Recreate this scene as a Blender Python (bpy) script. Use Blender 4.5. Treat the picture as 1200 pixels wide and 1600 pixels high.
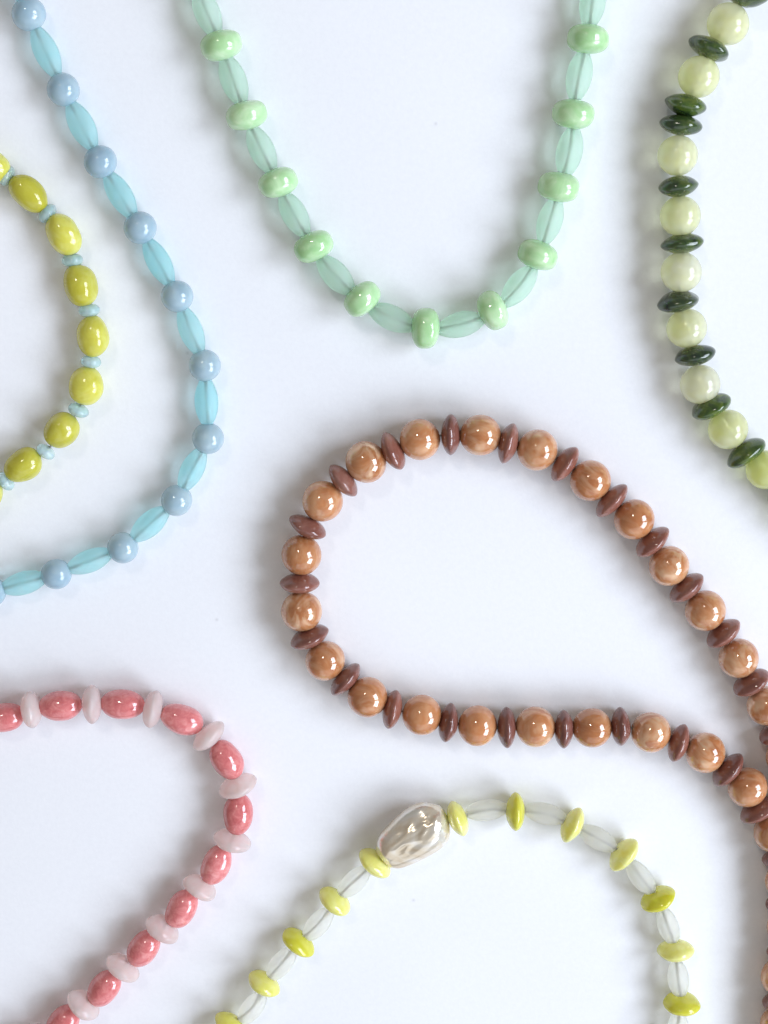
import bpy, bmesh, math, random
from mathutils import Vector, Matrix, noise

for o in list(bpy.data.objects):
    bpy.data.objects.remove(o, do_unlink=True)
sc = bpy.context.scene
col = sc.collection

# ------------------------------------------------------------------ camera
W, H = 1200, 1600              # photograph size, pixels
MM = 0.001
PX = 0.13 * MM                 # metres per photo pixel at the picture centre, on the table
FPX = 2600.0                   # focal length in photo pixels
TILT = math.radians(13.5)      # phone held a little over the top edge, looking down
DIST = FPX * PX
cam = bpy.data.cameras.new('camera')
cam.sensor_fit = 'VERTICAL'
cam.sensor_height = 36
cam.lens = 36 * FPX / H
cam.clip_start = 0.01
cam.clip_end = 50
camo = bpy.data.objects.new('camera', cam)
camo.location = (0, DIST * math.sin(TILT), DIST * math.cos(TILT))
camo.rotation_euler = (-TILT, 0, 0)
col.objects.link(camo)
sc.camera = camo
sc.render.resolution_x, sc.render.resolution_y = 768, 1024

# ------------------------------------------------------------------ light
world = bpy.data.worlds.new('World')
sc.world = world
world.use_nodes = True
bg = world.node_tree.nodes['Background']
bg.inputs['Color'].default_value = (1.0, 0.94, 0.88, 1)     # daylight bounced round a pale room
bg.inputs['Strength'].default_value = 0.27


def area(name, loc, sx, sy, radiance, colour, shape='RECTANGLE'):
    l = bpy.data.lights.new(name, 'AREA')
    l.shape = shape
    l.size = sx
    l.size_y = sy
    a = sx * sy * (math.pi / 4 if shape == 'DISK' else 1)
    l.energy = radiance * math.pi * a
    l.color = colour
    o = bpy.data.objects.new(name, l)
    o.location = loc
    o.rotation_euler = (-Vector(loc)).to_track_quat('-Z', 'Y').to_euler()
    col.objects.link(o)
    return o


# two sashes of a window to the right of the table, and a small ceiling lamp
area('window_light', (1.00, 0.24, 0.80), 0.62, 0.50, 11.6, (0.79, 0.87, 1.0))
area('window_light', (0.98, -0.50, 0.72), 0.66, 0.54, 11.6, (0.79, 0.87, 1.0))
area('front_fill_light', (0.25, -1.70, 1.05), 2.40, 1.50, 0.75, (0.86, 0.92, 1.0))  # added soft front fill that throws shadows upward, not a real window
area('ceiling_lamp', (-0.55, 1.28, 1.70), 0.26, 0.26, 28.0, (1.0, 0.93, 0.82), 'DISK')

sc.view_settings.view_transform = 'Standard'
sc.view_settings.look = 'None'
sc.view_settings.gamma = 1
sc.view_settings.exposure = 0.06
sc.view_settings.use_curve_mapping = False
sc.cycles.use_denoising = True
sc.cycles.max_bounces = 16
sc.cycles.transmission_bounces = 12
sc.cycles.sample_clamp_indirect = 6
sc.cycles.caustics_refractive = True
sc.cycles.blur_glossy = 0.3


# ------------------------------------------------------------------ pixel -> table
def ray(px, py):
    d = Vector(((px - W / 2) / FPX, -(py - H / 2) / FPX, -1))
    return Matrix.Rotation(-TILT, 3, 'X') @ d


def at(px, py, z):
    """point at height z above the table that the photograph shows at (px, py)"""
    c = camo.location
    d = ray(px, py)
    return c + d * ((z - c.z) / d.z)


# ------------------------------------------------------------------ materials
class NT:
    def __init__(s, name):
        s.m = bpy.data.materials.new(name)
        s.m.use_nodes = True
        s.t = s.m.node_tree
        s.b = s.t.nodes['Principled BSDF']

    def n(s, kind, **kw):
        x = s.t.nodes.new(kind)
        for k, v in kw.items():
            setattr(x, k, v)
        return x

    def l(s, a, b):
        s.t.links.new(a, b)


def ramp(nt, fac, stops):
    r = nt.n('ShaderNodeValToRGB')
    e = r.color_ramp.elements
    while len(e) < len(stops):
        e.new(0.5)
    for el, (p, c) in zip(e, stops):
        el.position = p
        el.color = (*c, 1)
    nt.l(fac, r.inputs[0])
    return r.outputs[0]


def bead_mat(name, cols, scale=420, detail=4, distortion=0.6, rough=0.10, ior=1.54, coat=0.35, sss=0.8,
             sss_scale=1.2, trans=0.0, bump=0.0, bump_scale=1800, stretch=(1, 1, 1), flecks=None, sheen=0.0, glow=0.0):
    """polished stone or glass: colour clouds in the object's own space, shifted from bead to bead"""
    nt = NT(name)
    tc = nt.n('ShaderNodeTexCoord')
    oi = nt.n('ShaderNodeObjectInfo')
    mul = nt.n('ShaderNodeVectorMath', operation='MULTIPLY')
    mul.inputs[1].default_value = stretch
    nt.l(tc.outputs['Object'], mul.inputs[0])
    off = nt.n('ShaderNodeMath', operation='MULTIPLY')
    off.inputs[1].default_value = 3.7
    nt.l(oi.outputs['Random'], off.inputs[0])
    add = nt.n('ShaderNodeVectorMath', operation='ADD')
    nt.l(mul.outputs[0], add.inputs[0])
    nt.l(off.outputs[0], add.inputs[1])
    nz = nt.n('ShaderNodeTexNoise')
    nz.inputs['Scale'].default_value = scale
    nz.inputs['Detail'].default_value = detail
    nz.inputs['Roughness'].default_value = 0.6
    nz.inputs['Distortion'].default_value = distortion
    nt.l(add.outputs[0], nz.inputs['Vector'])
    k = len(cols)
    c = ramp(nt, nz.outputs['Fac'], [(0.30 + 0.40 * i / max(1, k - 1), x) for i, x in enumerate(cols)])
    mx = nt.n('ShaderNodeMix', data_type='RGBA', blend_type='MULTIPLY')
    mx.inputs[0].default_value = 1
    nt.l(c, mx.inputs[6])
    nt.l(oi.outputs['Color'], mx.inputs[7])          # the tone of the single stone
    out = mx.outputs[2]
    b = nt.b
    if flecks:
        n2 = nt.n('ShaderNodeTexNoise')
        n2.inputs['Scale'].default_value = flecks[0]
        n2.inputs['Detail'].default_value = 3
        n2.inputs['Distortion'].default_value = 1.5
        nt.l(add.outputs[0], n2.inputs['Vector'])
        f = ramp(nt, n2.outputs['Fac'], [(flecks[1], (0, 0, 0)), (flecks[2], (1, 1, 1))])
        fa = nt.n('ShaderNodeMath', operation='MULTIPLY')      # some stones are streaky, some plain
        nt.l(f, fa.inputs[0])
        nt.l(oi.outputs['Alpha'], fa.inputs[1])
        f = fa.outputs[0]
        m2 = nt.n('ShaderNodeMix', data_type='RGBA', blend_type='MIX')
        nt.l(f, m2.inputs[0])
        nt.l(out, m2.inputs[6])
        m2.inputs[7].default_value = (*flecks[3], 1)
        out = m2.outputs[2]
        if sheen:
            mm = nt.n('ShaderNodeMath', operation='MULTIPLY')
            mm.inputs[1].default_value = sheen
            nt.l(f, mm.inputs[0])
            nt.l(mm.outputs[0], b.inputs['Metallic'])
    nt.l(out, b.inputs['Base Color'])
    b.inputs['Roughness'].default_value = rough
    b.inputs['IOR'].default_value = ior
    b.inputs['Coat Weight'].default_value = coat
    b.inputs['Coat Roughness'].default_value = 0.05
    b.inputs['Subsurface Weight'].default_value = sss
    b.inputs['Subsurface Radius'].default_value = (1, 0.9, 0.8)
    b.inputs['Subsurface Scale'].default_value = sss_scale * MM
    b.inputs['Transmission Weight'].default_value = trans
    if bump:
        n3 = nt.n('ShaderNodeTexNoise')
        n3.inputs['Scale'].default_value = bump_scale
        n3.inputs['Detail'].default_value = 3
        nt.l(add.outputs[0], n3.inputs['Vector'])
        bp = nt.n('ShaderNodeBump')
        bp.inputs['Strength'].default_value = bump
        bp.inputs['Distance'].default_value = 0.05 * MM
        nt.l(n3.outputs['Fac'], bp.inputs['Height'])
        nt.l(bp.outputs[0], b.inputs['Normal'])
    if glow:                                       # milky body that passes scattered light on
        tr = nt.n('ShaderNodeBsdfTranslucent')
        nt.l(out, tr.inputs['Color'])
        ms = nt.n('ShaderNodeMixShader')
        ms.inputs[0].default_value = glow
        nt.l(b.outputs[0], ms.inputs[1])
        nt.l(tr.outputs[0], ms.inputs[2])
        nt.l(ms.outputs[0], nt.t.nodes['Material Output'].inputs['Surface'])
    return nt.m


M = {}
M['blue_round'] = bead_mat('milky_blue_stone', [(.46, .64, .75), (.53, .69, .79), (.60, .75, .82)], 260, detail=3, sss=.9, sss_scale=1.6, trans=.30, glow=.15, rough=.045)
M['blue_tube'] = bead_mat('frosted_aqua_glass', [(.67, .98, 1.0), (.75, .99, 1.0)], 250, rough=.33, coat=0, sss=1, sss_scale=2.5, trans=.72, ior=1.18, glow=.30, bump=.3, bump_scale=4000)
M['mint_ron'] = bead_mat('mint_jade', [(.44, .70, .37), (.52, .76, .45), (.68, .86, .60)], 240, detail=4, distortion=.8, sss=.9, sss_scale=1.4, trans=.12, rough=.08)
M['mint_tube'] = bead_mat('frosted_mint_glass', [(.80, 1.0, .87), (.86, 1.0, .905)], 250, rough=.33, coat=0, sss=1, sss_scale=2.5, trans=.72, ior=1.18, glow=.30, bump=.3, bump_scale=4000)
M['lemon'] = bead_mat('pale_lemon_stone', [(.985, .985, .62), (.995, .995, .74), (1, 1, .86)], 180, detail=3, sss=1, sss_scale=2.5, trans=.56, rough=.12, ior=1.28, coat=1.0, glow=.25)
M['green_lens'] = bead_mat('moss_green_stone', [(.012, .030, .016), (.045, .090, .018), (.105, .150, .024)], 330, detail=5, distortion=1.2, sss=.3, sss_scale=.8, rough=.12, bump=.08)
M['orange'] = bead_mat('orange_sunstone', [(.46, .17, .06), (.60, .26, .105), (.72, .39, .20)], 130, detail=3, distortion=.8, sss=1, sss_scale=1.8, rough=.07,
                       flecks=(210, .44, .76, (.92, .66, .44)), sheen=.30, stretch=(1, 1, 2.2), bump=.05, bump_scale=700, coat=.8, trans=.16)
M['brown'] = bead_mat('brown_agate', [(.24, .086, .066), (.30, .118, .092), (.38, .178, .142)], 200, detail=4, sss=.8, sss_scale=1.2, rough=.08, trans=.15, glow=.08)
M['pink'] = bead_mat('pink_rhodonite', [(.57, .14, .145), (.68, .205, .205), (.77, .31, .30)], 620, detail=6, distortion=.8, sss=.5, sss_scale=.7, rough=.09, coat=.6)
M['rose'] = bead_mat('rose_quartz', [(.97, .77, .745), (.98, .84, .815), (.99, .91, .89)], 350, sss=1, sss_scale=2.0, trans=.50, rough=.12, ior=1.28, glow=.28)
M['yel_oval'] = bead_mat('olive_yellow_jade', [(.66, .61, .055), (.75, .71, .09), (.83, .80, .19)], 220, detail=3, sss=.9, sss_scale=1.6, trans=.18, glow=.10, rough=.12)
M['aqua_ron'] = bead_mat('aquamarine', [(.62, .82, .80), (.70, .87, .87), (.78, .90, .88)], 500, sss=1, sss_scale=1.2, trans=.58, rough=.12, ior=1.32)
M['yel_lens'] = bead_mat('lemon_jade', [(.82, .79, .17), (.88, .86, .26), (.92, .91, .40)], 260, detail=3, sss=.9, sss_scale=1.6, trans=.26, rough=.11)
M['clear_tube'] = bead_mat('frosted_clear_glass', [(.995, .995, .93), (1.0, 1.0, .96)], 250, rough=.33, coat=0, sss=1, sss_scale=2.5, trans=.72, ior=1.18, glow=.30, bump=.3, bump_scale=4000)


def thread_mat():
    nt = NT('grey_thread')
    nt.b.inputs['Base Color'].default_value = (.26, .25, .23, 1)
    nt.b.inputs['Roughness'].default_value = .6
    return nt.m


M['thread'] = thread_mat()


def pearl_mat():
    nt = NT('baroque_nacre')
    tc = nt.n('ShaderNodeTexCoord')
    nz = nt.n('ShaderNodeTexNoise')
    nz.inputs['Scale'].default_value = 170
    nz.inputs['Detail'].default_value = 3
    nz.inputs['Distortion'].default_value = 1.0
    nt.l(tc.outputs['Object'], nz.inputs['Vector'])
    c = ramp(nt, nz.outputs['Fac'], [(.30, (.66, .53, .37)), (.48, (.78, .70, .57)), (.60, (.82, .78, .72)), (.74, (.74, .79, .70))])
    nt.l(c, nt.b.inputs['Base Color'])
    nt.b.inputs['Metallic'].default_value = .56
    nt.b.inputs['Roughness'].default_value = .2
    nt.b.inputs['Coat Weight'].default_value = .4
    nt.b.inputs['Coat Roughness'].default_value = .06
    return nt.m


M['pearl'] = pearl_mat()


def table_mat():
    nt = NT('white_paper')
    tc = nt.n('ShaderNodeTexCoord')
    n1 = nt.n('ShaderNodeTexNoise')
    n1.inputs['Scale'].default_value = 9
    n1.inputs['Detail'].default_value = 3
    nt.l(tc.outputs['Object'], n1.inputs['Vector'])
    c = ramp(nt, n1.outputs['Fac'], [(.3, (.80, .81, .845)), (.7, (.845, .855, .885))])
    n4 = nt.n('ShaderNodeTexNoise')
    n4.inputs['Scale'].default_value = 900
    n4.inputs['Detail'].default_value = 5
    n4.inputs['Roughness'].default_value = .75
    nt.l(tc.outputs['Object'], n4.inputs['Vector'])
    g = ramp(nt, n4.outputs['Fac'], [(.3, (.955, .955, .96)), (.7, (1, 1, 1))])
    mg = nt.n('ShaderNodeMix', data_type='RGBA', blend_type='MULTIPLY')
    mg.inputs[0].default_value = 1
    nt.l(c, mg.inputs[6])
    nt.l(g, mg.inputs[7])
    c = mg.outputs[2]
    vo = nt.n('ShaderNodeTexVoronoi')
    vo.voronoi_dimensions = '2D'
    vo.inputs['Scale'].default_value = 15
    nt.l(tc.outputs['Object'], vo.inputs['Vector'])
    sp = ramp(nt, vo.outputs['Distance'], [(.0025, (1, 1, 1)), (.005, (0, 0, 0))])
    mx = nt.n('ShaderNodeMix', data_type='RGBA')
    nt.l(sp, mx.inputs[0])
    nt.l(c, mx.inputs[6])
    mx.inputs[7].default_value = (.66, .66, .69, 1)
    nt.l(mx.outputs[2], nt.b.inputs['Base Color'])
    nt.b.inputs['Roughness'].default_value = .75
    nt.b.inputs['Specular IOR Level'].default_value = .25
    n2 = nt.n('ShaderNodeTexNoise')
    n2.inputs['Scale'].default_value = 1500
    n2.inputs['Detail'].default_value = 4
    nt.l(tc.outputs['Object'], n2.inputs['Vector'])
    bp = nt.n('ShaderNodeBump')
    bp.inputs['Strength'].default_value = .25
    bp.inputs['Distance'].default_value = .08 * MM
    nt.l(n2.outputs['Fac'], bp.inputs['Height'])
    nt.l(bp.outputs[0], nt.b.inputs['Normal'])
    return nt.m


# ------------------------------------------------------------------ the surface
bm = bmesh.new()
bmesh.ops.create_grid(bm, x_segments=4, y_segments=4, size=0.6)
me = bpy.data.meshes.new('tabletop')
bm.to_mesh(me)
bm.free()
me.materials.append(table_mat())
tab = bpy.data.objects.new('tabletop', me)
tab['kind'] = 'structure'
tab['label'] = 'plain white paper surface under the necklaces'
col.objects.link(tab)


# ------------------------------------------------------------------ bead shapes (axis = local X, millimetres)
def lathe(prof, seg, wob, seed, bore):
    """surface of revolution with a drilled hole, gently uneven"""
    bm = bmesh.new()
    n = len(prof)
    rings = []
    for (x, r) in prof:
        ring = []
        for k in range(seg):
            a = 2 * math.pi * k / seg
            p = Vector((x, r * math.cos(a), r * math.sin(a)))
            if wob and r > bore * 1.05:
                q = p * 0.28 + Vector((seed * 7.3, seed * 3.1, -seed * 5.7))
                p *= 1 + wob * noise.noise(q)
            ring.append(bm.verts.new(p * MM))
        rings.append(ring)
    for i in range(n):
        A, B = rings[i], rings[(i + 1) % n]
        for k in range(seg):
            k2 = (k + 1) % seg
            bm.faces.new((A[k], A[k2], B[k2], B[k]))
    bmesh.ops.recalc_face_normals(bm, faces=bm.faces)
    for f in bm.faces:
        f.smooth = True
    return bm


def super_prof(L, R, a, b, bore, n=30):
    """half-length L along the string, radius R; a, b shape the bulge"""
    # find the angle where the outline meets the hole
    tmax = math.acos(min(1, (bore / R) ** (b / 2)))
    out = []
    for i in range(n + 1):
        t = -tmax + 2 * tmax * i / n
        s = math.sin(t)
        out.append((math.copysign(abs(s) ** (2 / a), s) * L, max(bore, R * math.cos(t) ** (2 / b))))
    return out


def spindle_prof(L, R, end, bore, n=26):
    out = []
    for i in range(n + 1):
        u = -1 + 2 * i / n
        out.append((u * L, R * (end + (1 - end) * (1 - abs(u) ** 2.15))))
    e = R * end
    cap = [(L * 1.012, e * .93), (L * 1.02, e * .75), (L * 1.02, bore)]
    return [(-x, r) for x, r in reversed(cap)] + out + cap


# kind: part name, material, half length, radius, outline, unevenness, hole radius
KIND = {
    'blue_round': ('round_bead', super_prof(3.12, 3.17, 2, 2, .35), 3.17, .012, .35),
    'blue_tube': ('tube_bead', spindle_prof(4.75, 2.38, .40, .30), 2.38, .010, .30),
    'mint_ron': ('rondelle_bead', super_prof(2.75, 3.95, 2.6, 2.2, .4), 3.92, .05, .4),
    'mint_tube': ('tube_bead', spindle_prof(4.65, 2.50, .38, .30), 2.50, .010, .30),
    'lemon': ('round_bead', super_prof(3.85, 3.92, 2, 2, .5), 3.92, .015, .5),
    'green_lens': ('rondelle_bead', super_prof(1.95, 4.15, 1.75, 2.0, .4), 4.15, .14, .4),
    'orange': ('round_bead', super_prof(4.10, 4.18, 2, 2, .4), 4.18, .018, .4),
    'brown': ('rondelle_bead', super_prof(1.96, 4.12, 1.65, 2.0, .4), 4.12, .07, .4),
    'pink': ('oval_bead', super_prof(4.58, 3.10, 2.15, 2.0, .35), 3.10, .045, .35),
    'rose': ('rondelle_bead', super_prof(2.0, 3.95, 1.8, 2.1, .35), 3.95, .11, .35),
    'yel_oval': ('oval_bead', super_prof(4.05, 3.22, 2.1, 2.0, .35), 3.22, .09, .35),
    'aqua_ron': ('rondelle_bead', super_prof(1.30, 2.10, 2.1, 2.2, .3), 2.10, .08, .3),
    'yel_lens': ('rondelle_bead', super_prof(2.0, 4.0, 1.65, 2.0, .35), 4.0, .08, .35),
    'clear_tube': ('tube_bead', spindle_prof(4.35, 2.28, .42, .29), 2.28, .010, .29),
}
MESH = {}
for k, (pn, prof, R, wob, bore) in KIND.items():
    MESH[k] = []
    for v in range(1 if 'tube' in k else 6):
        bm = lathe(prof, 48, wob, v + 1 + len(MESH) * 10, bore)
        me = bpy.data.meshes.new(k)
        bm.to_mesh(me)
        bm.free()
        me.materials.append(M[k])
        MESH[k].append(me)


def pearl_mesh():
    """lumpy freshwater pearl with ridges running along the string"""
    bm = bmesh.new()
    nu, nv = 120, 150
    Lx, Ry, Rz = 8.2, 5.25, 4.3
    rings = []
    for i in range(nu + 1):
        t = -math.pi / 2 * .985 + math.pi * .985 * i / nu
        s, c = math.sin(t), math.cos(t)
        x = math.copysign(abs(s) ** (2 / 2.9), s) * Lx
        r = c ** (2 / 2.9)
        ring = []
        for k in range(nv):
            a = 2 * math.pi * k / nv
            p = Vector((x, r * Ry * math.cos(a), r * Rz * math.sin(a)))
            p.y *= 1 + .06 * (x / Lx)
            q = Vector((p.x * .13, p.y * .30, p.z * .30))
            d = .75 * noise.noise(q + Vector((3.3, 1.7, 8.1)))
            q2 = Vector((p.x * .22, p.y * .62, p.z * .6))
            band = math.exp(-((p.y - .10 * p.x - .8) / 2.0) ** 2) * max(0, min(1, (p.x + 5.5) / 5))
            fade = max(0, min(1, (p.z / Rz + .1) * 1.4)) * r * (.10 + .90 * band)
            d += .42 * fade * (1 - 2 * abs(noise.noise(q2 + Vector((.5, 4.2, 2.2)))))
            q3 = Vector((p.x * .55, p.y * 1.5, p.z * 1.2))
            d += .16 * fade * noise.noise(q3)
            nrm = Vector((p.x / Lx ** 2, p.y / Ry ** 2, p.z / Rz ** 2)).normalized()
            ring.append(bm.verts.new((p + nrm * d) * MM))
        rings.append(ring)
    for i in range(nu):
        for k in range(nv):
            bm.faces.new((rings[i][k], rings[i][(k + 1) % nv], rings[i + 1][(k + 1) % nv], rings[i + 1][k]))
    bm.faces.new(rings[0])
    bm.faces.new(rings[-1])
    bmesh.ops.recalc_face_normals(bm, faces=bm.faces)
    for f in bm.faces:
        f.smooth = True
    me = bpy.data.meshes.new('pearl')
    bm.to_mesh(me)
    bm.free()
    me.materials.append(M['pearl'])
    return me


MESH['pearl'] = [pearl_mesh()]
KIND['pearl'] = ('pearl_bead', None, 4.3, 0, 0)


def tube_thread(pts, r, name, parent):
    """thread as a thin round tube along a smooth line through the bead centres"""
    fine = []
    n = len(pts)
    for i in range(n - 1):
        p0, p1, p2, p3 = pts[max(0, i - 1)], pts[i], pts[i + 1], pts[min(n - 1, i + 2)]
        for j in range(6):
            t = j / 6
            fine.append(0.5 * ((2 * p1) + (p2 - p0) * t + (2 * p0 - 5 * p1 + 4 * p2 - p3) * t * t + (3 * p1 - p0 - 3 * p2 + p3) * t ** 3))
    fine.append(pts[-1])
    bm = bmesh.new()
    rings = []
    for i, p in enumerate(fine):
        d = (fine[min(i + 1, len(fine) - 1)] - fine[max(0, i - 1)]).normalized()
        s = d.cross(Vector((0, 0, 1))).normalized()
        u = s.cross(d)
        rings.append([bm.verts.new(p + (s * math.cos(a) + u * math.sin(a)) * r) for a in [2 * math.pi * k / 8 for k in range(8)]])
    for A, B in zip(rings, rings[1:]):
        for k in range(8):
            bm.faces.new((A[k], A[(k + 1) % 8], B[(k + 1) % 8], B[k])).smooth = True
    bm.faces.new(rings[0])
    bm.faces.new(rings[-1])
    bmesh.ops.recalc_face_normals(bm, faces=bm.faces)
    me = bpy.data.meshes.new(name)
    bm.to_mesh(me)
    bm.free()
    me.materials.append(M['thread'])
    o = bpy.data.objects.new(name, me)
    o.parent = parent
    col.objects.link(o)
    return o


def necklace(label, beads, seed, tones=None, tilt=4):
    """beads: (kind, x, y[, axis angle[, length scale, width scale]]) in photo pixels, along the string"""
    rnd = random.Random(seed)
    rad = [KIND[b[0]][2] for b in beads]
    zs = []
    for i, r in enumerate(rad):
        near = max(rad[max(0, i - 1):i + 2])
        zs.append(max(r, .45 * r + .55 * near * .97))
    pts = [at(b[1], b[2], z * MM) for b, z in zip(beads, zs)]
    mid = sum(pts, Vector()) / len(pts)
    root = bpy.data.objects.new('beaded_necklace', None)
    root.empty_display_size = .01
    root.location = (mid.x, mid.y, 0)
    root['label'] = label
    root['category'] = 'necklace'
    root['group'] = 'bead necklaces laid out on white'
    col.objects.link(root)
    n = len(beads)
    for i, b in enumerate(beads):
        kind, x, y = b[:3]
        if len(b) > 3 and b[3] is not None:
            a = math.radians(b[3])
            dx, dy = math.cos(a) * 4, math.sin(a) * 4
            d = at(x + dx, y + dy, zs[i] * MM) - at(x - dx, y - dy, zs[i] * MM)
        else:
            d = pts[min(n - 1, i + 1)] - pts[max(0, i - 1)]
        if KIND[kind][0] == 'tube_bead' and 0 < i < n - 1:
            d = d.normalized() * 2 + (pts[i + 1] - pts[i - 1]).normalized()
        d.z = 0
        d.normalize()
        if rnd.random() < .5 and kind != 'pearl':
            d = -d
        side = Vector((0, 0, 1)).cross(d)
        m = Matrix((d, side, Vector((0, 0, 1)))).transposed()
        if kind != 'pearl':
            m = m @ Matrix.Rotation(rnd.uniform(0, 6.28), 3, 'X')
        if KIND[kind][0] == 'rondelle_bead':
            m = Matrix.Rotation(math.radians(rnd.uniform(-tilt, tilt)), 3, side) @ m
        ls, ws = (b[4], b[5]) if len(b) > 5 else (1, 1)
        if kind != 'pearl':
            ls *= rnd.uniform(.985, 1.015)
            ws *= rnd.uniform(.972, 1.022)
        o = bpy.data.objects.new(KIND[kind][0], rnd.choice(MESH[kind]))
        o.matrix_world = Matrix.Translation(pts[i] - root.location) @ m.to_4x4() @ Matrix.Diagonal((ls, ws, ws, 1))
        o.parent = root
        t = (tones or {}).get(kind)
        if t:
            k = b[6] if len(b) > 6 else rnd.random()
            lo, hi = t
            o.color = (*[lo[j] + (hi[j] - lo[j]) * k for j in range(3)], .15 + .85 * rnd.random())
        else:
            o.color = (1, 1, 1, 1)
        col.objects.link(o)
    ext = [pts[0] + (pts[0] - pts[1]) * .6] + pts + [pts[-1] + (pts[-1] - pts[-2]) * .6]
    tube_thread([p - root.location for p in ext], .22 * MM, 'thread', root)
    return root


def between(kind, seq, spacer, off=None):
    """put a spacer at the middle of every pair"""
    out = []
    for p, q in zip(seq, seq[1:]):
        out.append(p)
        out.append((spacer, (p[1] + q[1]) / 2, (p[2] + q[2]) / 2))
    out.append(seq[-1])
    return out


def mixed(a, b, data, first=None):
    """alternating kinds a, b, a, b ... from a list of tuples"""
    return [((a, b)[i % 2],) + tuple(d) for i, d in enumerate(data)]


# ---- blue
rounds = [(-8, -98), (45, 22), (99, 140), (157, 253), (219, 356), (277, 463), (320, 571), (325, 685), (276, 782), (192, 856), (88, 897), (-14, 925), (-118, 938)]
necklace('milky blue round beads alternating with frosted aqua glass tubes', between('', [('blue_round', *p) for p in rounds], 'blue_tube'), 11,
         {'blue_round': ((.92, .95, .97), (1.05, 1.03, 1.0)), 'blue_tube': ((.93, .98, 1), (1.0, 1.0, 1.0))})

# ---- mint
ron = [(300, -42, 74), (346, 71, 76), (385, 180, 76), (434.6, 285, 70), (490, 385, 65), (565.5, 467, 50), (665, 513, 2), (770, 485.5, -25), (840.5, 398, 109), (873, 292, 100), (896, 178, 97), (919, 60.5, 96), (937, -58, 96)]
tub = [(324, 20), (365, 125.5), (409, 233.7), (460, 335), (524.7, 430), (612, 496.5), (720, 507), (811, 447), (859.5, 345), (889.7, 237), (905, 118.5), (926, 4)]
seq = []
for i, r in enumerate(ron):
    seq.append(('mint_ron', *r))
    if i < len(tub):
        seq.append(('mint_tube', *tub[i]))
necklace('chunky mint green rondelles alternating with frosted pale mint tubes', seq, 12,
         {'mint_ron': ((.88, .95, .86), (1.1, 1.05, 1.1)), 'mint_tube': ((.96, .985, .97), (1.0, 1.0, 1.0))})

# ---- lemon and moss green
L, G = 'lemon', 'green_lens'
seq = [(L, 1190, -48), (G, 1168, -6, 100), (L, 1137.5, 37.5), (G, 1108, 75, 115), (L, 1092, 120), (G, 1071, 164, 106), (G, 1064, 194.5, 98), (L, 1059, 243), (G, 1060.5, 291, 85),
       (L, 1063, 337.5), (G, 1067, 380.5, 85), (L, 1064.5, 425), (G, 1059, 471, 82), (L, 1073, 513), (G, 1084.5, 555, 78), (L, 1094, 600.5), (G, 1112, 634.5, 64), (L, 1137.5, 671),
       (G, 1166, 707, 54), (L, 1196, 734), (G, 1226, 768, 50), (L, 1256, 798), (G, 1284, 832, 48)]
dark = {6: .35, 12: 0, 14: .15, 5: .8, 16: .95, 18: .75}
seq = [(*s, None, 1, 1, {19: 1.6, 21: 1.3, 17: .9}.get(i, .15 * (i % 5))) if s[0] == L else (*s, 1, 1, dark.get(i, .5)) for i, s in enumerate(seq)]
necklace('pale lemon round beads with dark moss green lens shaped rondelles', seq, 13,
         {'lemon': ((1.0, 1.0, 1.0), (.965, 1.0, .80)), 'green_lens': ((.5, .5, 1.0), (1.25, 1.2, .9))})

# ---- orange and brown
O, B = 'orange', 'brown'
data = [(1214, 1680), (1216, 1640, 88), (1218, 1602), (1221, 1566, 88), (1220, 1527), (1228, 1487, 90), (1229, 1450), (1228, 1413, 90), (1226, 1378), (1222, 1341, 82), (1209, 1301), (1184, 1265, 58),
        (1168, 1230), (1137, 1202.7, 40), (1102, 1175.8), (1060, 1160.7, 18), (1017, 1144), (970, 1135, 0), (925, 1137), (881, 1139, 0), (836.7, 1135.5), (791.7, 1136.7, 0), (746, 1134), (700.7, 1129, 11),
        (659, 1117), (613, 1108, 13), (574, 1089), (540, 1061.7, 41), (508, 1032), (484, 995, 67), (471, 955), (468.7, 911, 90), (471, 867), (480.7, 822.7, 117), (504, 783), (536, 750, 140),
        (572, 721.7), (614, 705, -26), (656, 686.7), (704, 679, 0), (750.7, 680), (794, 692.5, 15), (839.5, 703), (882.5, 724.7, 34), (922.5, 751), (956, 781.7, 42), (990.7, 811.5), (1019, 846.5, 50),
        (1045, 884), (1073, 918, 50), (1102, 954), (1130, 989, 51), (1154, 1028.5), (1174, 1066, 58), (1198.5, 1102.5), (1216, 1145, 66), (1228, 1184), (1233, 1222, 76), (1245, 1262), (1258, 1299, 72),
        (1266, 1338), (1276, 1375, 78), (1281, 1414), (1285, 1451, 85), (1288, 1490), (1288, 1527, 88), (1288, 1566), (1286, 1603, 90), (1284, 1642), (1282, 1680, 90)]
necklace('glossy orange round beads with brown lens shaped rondelles in a wide loop', mixed(O, B, data), 14,
         {'orange': ((.90, .90, .90), (1.12, 1.18, 1.25)), 'brown': ((.80, .82, .85), (1.15, 1.18, 1.12))})

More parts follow.
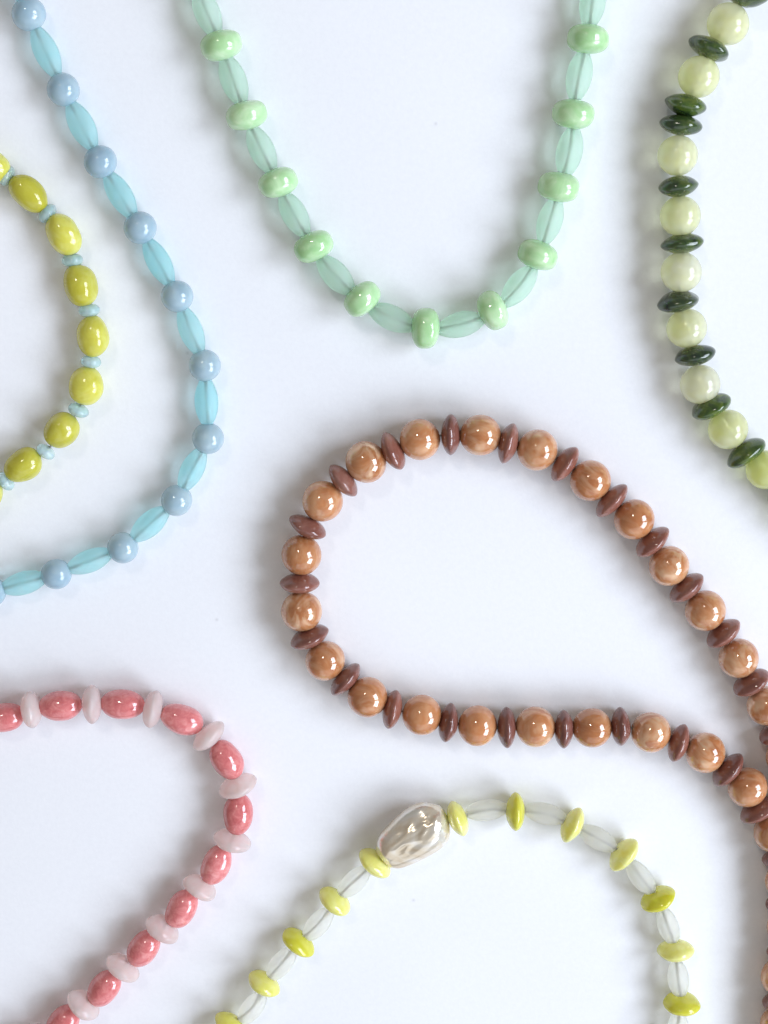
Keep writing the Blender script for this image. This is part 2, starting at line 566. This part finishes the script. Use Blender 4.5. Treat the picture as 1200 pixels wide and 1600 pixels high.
# ---- pink
data = [(-84, 1138, -8), (-40, 1128, -10), (5, 1121, -8), (49, 1109, -9), (94.5, 1103, -5), (143.5, 1100, 0), (191.5, 1100.5, 3), (239, 1107.5, 10), (284.6, 1124, 21), (326, 1150, 45), (354, 1187, 57), (371.7, 1228, 69),
        (372, 1272, 93), (363, 1313.7, 106), (338, 1351, 113), (312, 1386.5, 122), (283.5, 1420, 120), (254, 1451.6, 127), (224, 1482, 125), (192, 1512, 128), (163, 1544, 128), (130.5, 1570.5, 128), (98, 1598, 128), (62, 1622, 128), (30, 1648, 128), (-2, 1672, 130)]
necklace('speckled rose pink oval beads alternating with pale blush rondelles', mixed('pink', 'rose', data), 15,
         {'pink': ((.92, .86, .86), (1.06, 1.15, 1.15)), 'rose': ((.96, .96, .97), (1.02, 1.02, 1.02))})

# ---- lemon lenses, clear tubes, pearl
Y, T = 'yel_lens', 'clear_tube'
seq = [(Y, 318, 1662, 122, 1, 1, .5), (T, 338, 1634), (Y, 361, 1602, 124, 1, 1, .35), (T, 394.5, 1574), (Y, 413, 1537, 124, 1, 1, .55), (T, 440, 1505.5), (Y, 466, 1472, 128, 1, 1, .05), (T, 497, 1444), (Y, 523, 1408, 129, 1, 1, .6), (T, 553, 1378),
       (Y, 586, 1348.5, 130, 1, 1, .85), ('pearl', 644.5, 1305, -34), (Y, 715, 1279, -20, 1, 1, .75), (T, 760, 1266), (Y, 805, 1268, 2, 1, 1, .1), (T, 851.7, 1271.5), (Y, 894, 1289, 24, 1, 1, .8), (T, 934, 1310),
       (Y, 974.5, 1334.6, 39, 1, 1, .9), (T, 1001, 1370.5), (Y, 1028, 1404.6, 64, 1, 1, 0), (T, 1043.5, 1446.4), (Y, 1056, 1485, 88, 1, 1, 1), (T, 1059.6, 1529), (Y, 1065, 1568, 93, 1, 1, .05), (T, 1059, 1608, 94), (Y, 1060, 1648, 94, 1, 1, .5)]
necklace('yellow lens beads and frosted clear tubes with one lumpy silver pearl', seq, 16,
         {'yel_lens': ((.84, .84, .22), (1.08, 1.08, 1.35)), 'clear_tube': ((.98, .98, .98), (1.0, 1.0, 1.0))})

# ---- olive yellow ovals and aqua rondelles
V, A = 'yel_oval', 'aqua_ron'
data = [(-90, 240, 10, 1, 1, .8), (-50, 252, 15), (-17, 258, 22, 1, 1, .9), (10.5, 274.5, 25), (44, 301.5, 44, 1.06, .92, .1), (74, 333.7, 41), (100, 366, 64, 1.03, .98, .85), (113.5, 407, 83), (125, 446, 75, 1, 1.0, .2), (139.7, 484.7, 84),
        (144.4, 525.6, 84, 1, 1, .7), (142, 565.3, 95), (135, 603, 100, .95, 1.06, 1), (122.4, 641, 112), (96.6, 672, 136, .94, 1.05, .2), (71.8, 705.6, 128), (37, 727, 146, .98, 1.02, .1), (9.4, 752, 142), (-24, 774, 148, 1, 1, .5), (-54, 796, 148), (-88, 818, 150, 1, 1, .5)]
necklace('olive yellow oval beads separated by tiny aqua rondelles', mixed(V, A, data), 17,
         {'yel_oval': ((.84, .84, .75), (1.08, 1.1, 1.7)), 'aqua_ron': ((.9, .95, .95), (1.03, 1.03, 1.1))})
